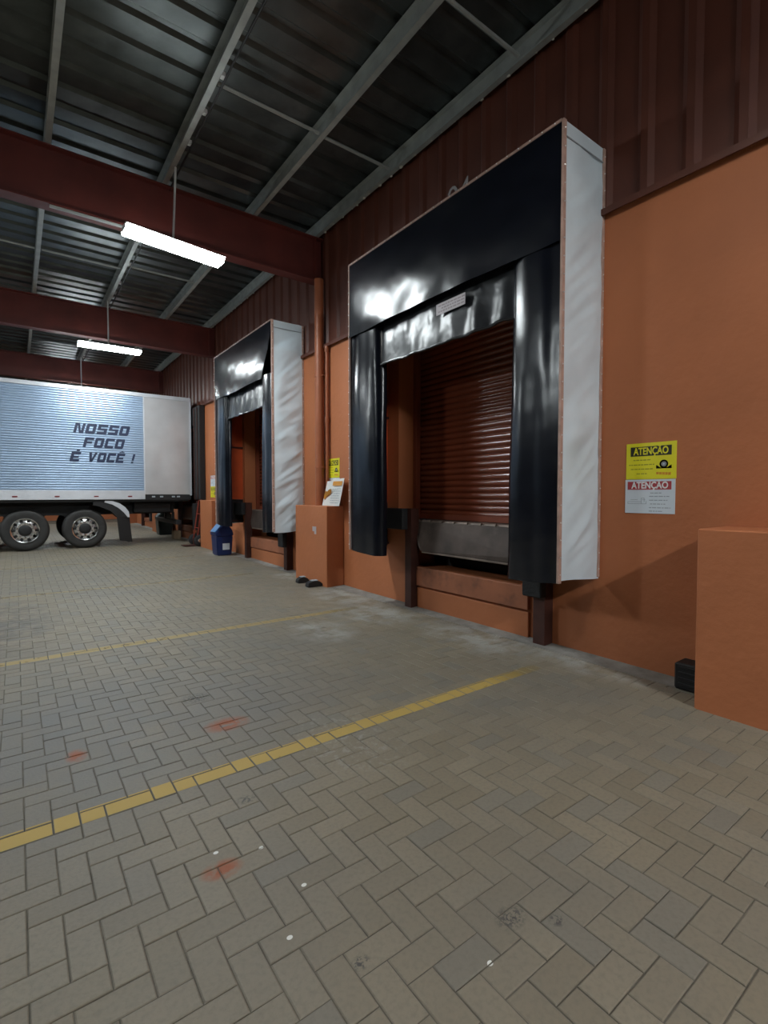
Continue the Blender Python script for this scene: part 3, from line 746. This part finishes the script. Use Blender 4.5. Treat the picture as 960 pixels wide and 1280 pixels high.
# sticker on the pillar
b = B(); bx(b, (3.836, 7.00, 0.86), (3.8398, 7.12, 0.935)); bx(b, (3.836, 7.0, 0.815), (3.8398, 7.06, 0.86))
tag(obj('pillar_sticker', b, M_label), 'small torn pinkish sticker on the low pillar front between shelters', 'sticker')
# dock number painted on the cladding, half hidden above the near shelter
tag(lettering('dock_number', '04', 0.34, M_digit, None, (4.149, 4.17, 4.89), FACE_WALL, 0.36), 'pale painted number peeking out above the near shelter top edge', 'number')

# ------------------------------------------------------------------ small things on the ground
def trash_bin(x, y, w_, d_, h, m1, m2, lab, face=True):
    g = gz(y)
    t = thing('waste_bin', lab, 'bin', (x, y, g))
    b = B(); hb = h * 0.62
    lo = [(x - d_ / 2 * .86, y - w_ / 2 * .86), (x + d_ / 2 * .86, y - w_ / 2 * .86), (x + d_ / 2 * .86, y + w_ / 2 * .86), (x - d_ / 2 * .86, y + w_ / 2 * .86)]
    hi = [(x - d_ / 2, y - w_ / 2), (x + d_ / 2, y - w_ / 2), (x + d_ / 2, y + w_ / 2), (x - d_ / 2, y + w_ / 2)]
    A = [b.verts.new((*p, g)) for p in lo]; D = [b.verts.new((*p, g + hb)) for p in hi]
    b.faces.new(A[::-1]); b.faces.new(D)
    for q in range(4): b.faces.new((A[q], A[(q + 1) % 4], D[(q + 1) % 4], D[q]))
    bmesh.ops.bevel(b, geom=b.edges[:], offset=0.02, segments=2, affect='EDGES'); obj('body', b, m1, t, smooth=True)
    b = B(); prism(b, [(x - d_ / 2 - .01, g + hb), (x + d_ / 2 + .01, g + hb), (x + d_ / 2 - .02, g + h * .80), (x + .05, g + h), (x - .03, g + h), (x - d_ / 2 - .01, g + h * .72)], 1, y - w_ / 2 - .01, y + w_ / 2 + .01)
    bmesh.ops.bevel(b, geom=b.edges[:], offset=0.012, segments=2, affect='EDGES'); obj('hood', b, m1, t, smooth=True)
    b = B(); prism(b, [(x - d_ / 2 - .014, g + h * .735), (x - .036, g + h - .004), (x - .05, g + h + .006), (x - d_ / 2 - .026, g + h * .745)], 1, y - w_ / 2 + .03, y + w_ / 2 - .03); obj('swing_flap', b, m2, t)
    if face:
        box('label_plate', (x - .05, y - w_ / 2 * .95 - .004, g + h * .18), (x + .11, y - w_ / 2 * .95 + .002, g + h * .38), M_signwhite, t)
    return t
trash_bin(3.78, 11.35, 0.40, 0.38, 0.72, M_bin, M_binlid, 'blue plastic waste bin with light blue swing flap by the far shelter')
trash_bin(3.88, 17.3, 0.46, 0.46, 0.78, M_green, M_green, 'dark green waste bin in the shade behind the trailer', False)
g = gz(15.6)
b = B(); bx(b, (3.74, 15.50, g), (3.94, 15.76, g + 0.24), 0.004); bx(b, (3.735, 15.62, g + 0.238), (3.945, 15.65, g + 0.243))
tag(obj('cardboard_box', b, M_card), 'small cardboard box on the ground behind the trailer rear', 'box')
# hand truck
g = gz(13.6)
t = thing('hand_truck', 'red hand truck with two black wheels leaning by the dock behind the trailer', 'hand truck', (3.8, 13.52, g))
b = B()
for yy in (13.37, 13.70): tube(b, [(3.80, yy, g + 0.16), (3.95, yy, g + 1.2)], 0.016, 8)
for f in (0.3, 0.65, 1.0): tube(b, [(3.80 + 0.15 * f, 13.37, g + .16 + 1.04 * f), (3.80 + 0.15 * f, 13.70, g + .16 + 1.04 * f)], 0.013, 8)
obj('frame', b, M_redframe, t, smooth=True)
b = B(); bx(b, (3.48, 13.35, g + 0.012), (3.80, 13.72, g + 0.022)); bx(b, (3.79, 13.35, g + 0.012), (3.80, 13.72, g + 0.2)); obj('toe_plate', b, M_post, t)
b = B(); tube(b, [(3.84, 13.27, g + .15), (3.84, 13.80, g + .15)], 0.012, 8); obj('axle', b, M_post, t)
for yy in (13.24, 13.75):
    b = B(); lathe_y(b, [(0.05, 0), (0.12, 0), (0.145, 0.015), (0.15, 0.04), (0.145, 0.065), (0.12, 0.08), (0.05, 0.08)], (3.84, yy, g + 0.15), 24); wo = obj('wheel', b, M_rubber, t, smooth=True)
    b = B(); lathe_y(b, [(0.02, -0.01), (0.05, -0.008), (0.06, 0.004), (0.06, 0.076), (0.05, 0.088)], (3.84, yy, g + 0.15), 16); obj('hub', b, M_rim, wo, smooth=True)
# rubber chocks at the foot of the middle pillar
def chock(x, y, l, lab):
    t = thing('wheel_chock', lab, 'wheel chock', (x, y, gz(y)))
    b = B(); g = gz(y) + 0.003
    prism(b, [(x - l / 2, g), (x + l / 2, g), (x + l / 2, g + 0.03), (x + l * .30, g + 0.075), (x - l * .1, g + 0.095), (x - l * .42, g + 0.07), (x - l / 2, g + 0.03)], 1, y - 0.06, y + 0.06)
    bmesh.ops.bevel(b, geom=b.edges[:], offset=0.01, segments=2, affect='EDGES'); obj('block', b, M_rubber, t, smooth=True)
    b = B(); bx(b, (x - l * .2, y - 0.045, g + 0.088), (x + l * .2, y + 0.045, g + 0.1), 0.004); obj('top_pad', b, M_signgrey, t)
chock(3.72, 6.86, 0.26, 'low black wheel chock with pale top at the foot of the middle pillar')
chock(3.72, 7.25, 0.20, 'second low black wheel chock just behind the first at the middle pillar')
t = thing('rubber_stop', 'small black ribbed box on the ground beside the right-hand low pillar', 'wheel stop', (3.98, 1.62, 0))
box('body', (3.93, 1.47, 0.003), (4.10, 1.66, 0.20), M_black, t, 0.012)
for q in range(4): box('rib', (3.922, 1.50, 0.035 + q * 0.042), (3.932, 1.63, 0.055 + q * 0.042), M_rubber, t, 0.003)

# ------------------------------------------------------------------ trailer
TY, TYB, TR, TT = 14.30, 16.88, 3.92, 4.12
t = thing('semi_trailer', 'silver-blue box semi-trailer lettered NOSSO FOCO É VOCÊ backed to the dock', 'trailer', (0, 15.6, gz(15)))
XL, XJ = -8.5, 2.735
b = B(); pitch_ = 0.058; z = 1.56; st = []
while z < 3.98:
    st += [(0.0, z), (-0.010, z + pitch_ * .2), (-0.012, z + pitch_ * .5), (-0.010, z + pitch_ * .8)]; z += pitch_
st.append((0.0, 4.0))
prev = None
for dy, z in st:
    cur = (b.verts.new((XL, TY + dy, z)), b.verts.new((XJ, TY + dy, z)))
    if prev: b.faces.new((prev[0], cur[0], cur[1], prev[1]))
    prev = cur
bx(b, (XL, TY + 0.004, 1.5), (XJ, TY + 0.03, 4.02))
obj('ribbed_side', b, M_alu, t)
for yy in (TYB,): box('far_side', (XL, yy - 0.03, 1.5), (TR, yy, 4.05), M_alu, t)
b = B()
def pf(u, v):
    return (XJ + 0.02 + u * (TR - XJ - 0.03), TY - 0.004 - 0.010 * wr((u * 2.2, v * 3.1, 2), 1.3) * math.sin(u * math.pi) , 1.45 + v * 2.62)
sheet(b, pf, 16, 30, 0.003); bx(b, (XJ + .005, TY + 0.006, 1.46), (TR - .005, TY + 0.03, 4.06)); obj('smooth_side', b, M_alu2, t, smooth=True)
box('joint_strip', (XJ - 0.012, TY - 0.016, 1.46), (XJ + 0.02, TY + 0.004, 4.06), M_rail, t, 0.004)
box('corner_post', (TR - 0.03, TY - 0.012, 1.42), (TR + 0.02, TY + 0.05, 4.08), M_rail, t, 0.004)
box('corner_post', (TR - 0.03, TYB - 0.05, 1.42), (TR + 0.02, TYB + 0.012, 4.08), M_rail, t, 0.004)
box('top_rail', (XL, TY - 0.02, 4.0), (TR + 0.01, TY + 0.06, TT - 0.02), M_rail, t, 0.008)
box('top_rail', (XL, TYB - 0.06, 4.0), (TR + 0.01, TYB + 0.02, TT - 0.02), M_rail, t, 0.008)
box('roof_skin', (XL, TY + 0.02, TT - 0.03), (TR, TYB - 0.02, TT - 0.012), M_rail, t)
br = box('bottom_rail', (XL, TY - 0.022, 1.32), (XJ + 0.01, TY + 0.05, 1.55), M_rail, t, 0.006)
for x in (-2.2, -1.1, -0.02, 0.80, 1.62, 2.38):
    box('marker_light', (x - 0.05, TY - 0.034, 1.385), (x + 0.05, TY - 0.021, 1.415), M_red, br, 0.003)
rr_ = box('rear_rail', (XJ + 0.01, TY + 0.0, 1.30), (TR, TY + 0.05, 1.44), M_black, t, 0.004)
for x in (2.95, 3.15, 3.45, 3.58): box('marker_light', (x - 0.04, TY - 0.012, 1.37), (x + 0.04, TY + 0.001, 1.41), M_signgrey, rr_, 0.003)
for yy in (TY + 0.06, (TY + TYB) / 2 + 0.005): box('rear_door', (TR - 0.04, yy, 1.45), (TR - 0.005, yy + 1.22, 4.0), M_alu2, t, 0.004)
box('floor_frame', (XL, TY + 0.06, 1.26), (TR - 0.05, TYB - 0.06, 1.45), M_black, t)
for yy in (15.05, 15.95): box('chassis_beam', (-7.5, yy - 0.06, 0.92), (TR - 0.3, yy + 0.06, 1.26), M_black, t)
# lettering built from blocks
FONT = {'N': [(0, 0, .27, 1), ((.20, 1), (.42, 1), (.80, 0), (.58, 0)), (.73, 0, 1, 1)],
        'O': [((0, .12), (.1, 0), (.32, 0), (.32, 1), (.1, 1), (0, .88)), ((.68, 0), (.9, 0), (1, .12), (1, .88), (.9, 1), (.68, 1)), (.32, 0, .68, .25), (.32, .75, .68, 1)],
        'S': [(0, .40, .32, 1), (.68, 0, 1, .60), (0, 0, .68, .24), (.32, .76, 1, 1), (.32, .40, .68, .60)],
        'F': [(0, 0, .32, 1), (.32, .75, 1, 1), (.32, .38, .88, .60)],
        'C': [((0, .12), (.1, 0), (.32, 0), (.32, 1), (.1, 1), (0, .88)), (.32, .75, 1, 1), (.32, 0, 1, .25)],
        'E': [(0, 0, .32, 1), (.32, .76, 1, 1), (.32, 0, 1, .24), (.32, .40, .88, .60)],
        'V': [((0, 1), (.32, 1), (.58, 0), (.30, 0)), ((.70, 1), (1, 1), (.62, 0), (.36, 0))],
        '!': [(.2, 0, .62, .20), (.2, .28, .62, 1)],
        "'": [(.45, 1.08, .80, 1.26)], '^': [(.20, 1.08, .45, 1.18), (.40, 1.15, .66, 1.28), (.60, 1.08, .85, 1.18)]}
def words(s, x0, x1, z0, z1):
    n = len([c for c in s if c not in "'^"]); cw = (x1 - x0 - 0.07) / n; H = z1 - z0; sh = 0.26
    b = B(); k = -1
    for ch in s:
        if ch not in "'^": k += 1
        if ch == ' ': continue
        for q in FONT[ch]:
            if not isinstance(q[0], tuple): a, c, d, e = q; q = ((a, c), (d, c), (d, e), (a, e))
            P = [(x0 + k * cw + u * cw * .86 + sh * v * H, z0 + v * H) for u, v in q]
            prism(b, P, 1, TY - 0.0155, TY - 0.0125)
    bmesh.ops.recalc_face_normals(b, faces=b.faces)
    obj('lettering', b, M_navy, t)
words('NOSSO', 1.15, 2.46, 2.955, 3.205); words('FOCO', 1.345, 2.335, 2.615, 2.865)
# the last row: the spaces are narrower than a letter
b = None
words("E'", 1.06, 1.36, 2.255, 2.49); words("VOCE^", 1.43, 2.33, 2.255, 2.49); words('!', 2.39, 2.60, 2.255, 2.49)
# wheels
def tyre_wheel(x, y, sgn, g):
    c = (x, y, g + 0.49)
    b = B(); R = 0.49
    pf_ = [(0.29, 0.0), (0.34, -0.012), (0.42, -0.016), (0.455, -0.004), (0.478, 0.03), (0.485, 0.05), (0.49, 0.14), (0.485, 0.23), (0.478, 0.25), (0.455, 0.284), (0.42, 0.296), (0.34, 0.292), (0.29, 0.28)]
    pf_ = [(r, yy if sgn > 0 else 0.28 - yy) for r, yy in pf_]
    pf_.append((0.285, 0.14)); pf_.append(pf_[0]); lathe_y(b, pf_, c, 48, False); wo = obj('wheel', b, M_tyre, t, smooth=True)
    if sgn > 0:
        b = B(); lathe_y(b, [(0.105, 0.01), (0.155, 0.004), (0.18, 0.004), (0.185, 0.05), (0.235, 0.062), (0.262, 0.03), (0.268, -0.010), (0.288, -0.022), (0.297, -0.014), (0.30, 0.006)], c, 48, False); obj('rim', b, M_rim, wo, smooth=True)
        b = B(); lathe_y(b, [(0.03, 0.10), (0.284, 0.10), (0.284, 0.115)], c, 32); obj('brake_drum', b, M_black, wo)
        b = B()
        for q in range(10):
            a = q * math.pi / 5; p = Vector((c[0] + .212 * math.cos(a), c[1] + 0.052, c[2] + .212 * math.sin(a)))
            r = bmesh.ops.create_circle(b, cap_ends=True, segments=10, radius=0.031)
            for v in r['verts']: v.co = p + Vector((v.co.x, 0, v.co.y))
        bmesh.ops.solidify(b, geom=b.faces[:], thickness=0.006); obj('hand_holes', b, M_black, wo)
        b = B(); lathe_y(b, [(0.06, -0.055), (0.105, -0.05), (0.128, -0.03), (0.134, 0.0), (0.136, 0.02)], c, 28); obj('hub', b, M_black, wo, smooth=True)
        b = B()
        for q in range(10):
            a = (q + .5) * math.pi / 5; p = Vector((c[0] + .158 * math.cos(a), c[1] + 0.004, c[2] + .158 * math.sin(a)))
            tube(b, [p, p + Vector((0, -0.022, 0))], 0.013, 6)
        obj('wheel_nuts', b, M_post, wo)
for x in (1.38, 0.16, -1.06):
    g = gz(14.5); tyre_wheel(x, 14.42, 1, g); tyre_wheel(x, 16.5, -1, gz(16.6) - 0.02)
    b = B(); tube(b, [(x, 14.6, g + .49), (x, 16.6, g + .49)], 0.075, 12); obj('axle', b, M_black, t)
    for yy in (15.05, 15.95):
        b = B(); prism(b, [(x - 0.45, 0.94), (x + 0.45, 0.94), (x + 0.2, 0.70), (x - 0.2, 0.70)], 1, yy - 0.04, yy + 0.04); obj('suspension_hanger', b, M_black, t)
# black sheet standing in for the wheel bay's shade, fenders and mud flap
b = B()
def fen(x0_, a0, a1, r, n=10):
    P = [(x0_ + (r) * math.cos(a0 + (a1 - a0) * q / n), 0.6 + r * math.sin(a0 + (a1 - a0) * q / n)) for q in range(n + 1)]
    Q = [(x0_ + (r - 0.05) * math.cos(a0 + (a1 - a0) * q / n), 0.6 + (r - 0.05) * math.sin(a0 + (a1 - a0) * q / n)) for q in range(n + 1)]
    return P + Q[::-1]
fo = [(1.82, 1.29), (1.98, 1.28), (2.14, 1.22), (2.27, 1.12), (2.35, 1.0), (2.37, 0.86), (2.32, 0.86), (2.24, 0.98), (2.12, 1.10), (1.98, 1.19), (1.80, 1.25)]
prism(b, fo, 1, TY + 0.01, TY + 0.06); obj('fender', b, M_rail, t)
b = B()
top = [(1.55, 1.27), (1.80, 1.25), (2.0, 1.17), (2.14, 1.08), (2.25, 0.96), (2.32, 0.86), (2.10, 0.86), (1.95, 1.02), (1.7, 1.14), (1.55, 1.18)]
prism(b, top, 1, TY + 0.02, TY + 0.42); obj('fender_liner', b, M_black, t)
b = B()
g = gz(14.5)
sheet(b, lambda u, v: (2.06 + 0.30 * u + 0.05 * (1 - v) + 0.02 * (1 - v) * (1 - v), TY + 0.02 + 0.44 * u * 0 + 0.05 * u, g + 0.10 + v * (0.95 - g) + 0.06 * (1 - u) * (1 - v)), 6, 10, 0.012); 
sheet(b, lambda u, v: (2.36, TY + 0.06 + 0.40 * u, g + 0.10 + v * (0.95 - g)), 4, 8, 0.012); obj('mud_flap', b, M_black, t, smooth=True)
b = B(); bx(b, (-7.5, 14.95, 1.0), (2.0, 14.99, 1.26)); obj('wheel_bay_shade', b, M_black, t)  # black sheet in place of the shade behind the bottom rail
b = B(); bx(b, (3.55, TY + 0.1, 0.62), (3.67, TYB - 0.1, 0.74), 0.01); bx(b, (3.58, 15.0, 0.74), (3.64, 15.1, 0.95)); bx(b, (3.58, 15.9, 0.74), (3.64, 16.0, 0.95)); obj('rear_guard', b, M_black, t)
b = B(); bx(b, (2.55, TY + 0.5, 0.95), (3.5, TYB - 0.5, 1.25), 0.02); obj('tail_frame', b, M_black, t)
# landing legs at the unseen front end
for yy in (14.9, 16.1):
    b = B(); bx(b, (-6.05, yy - 0.07, gz(yy) + 0.02), (-5.9, yy + 0.07, 1.26), 0.01); bx(b, (-6.15, yy - 0.13, gz(yy)), (-5.8, yy + 0.13, gz(yy) + 0.025)); obj('landing_leg', b, M_black, t)

# ------------------------------------------------------------------ far end of the yard
wb = B(); bx(wb, (-14, 27.0, -0.1), (WX + 0.4, 27.2, 2.2)); struct(obj('wall_back', wb, M_wall))
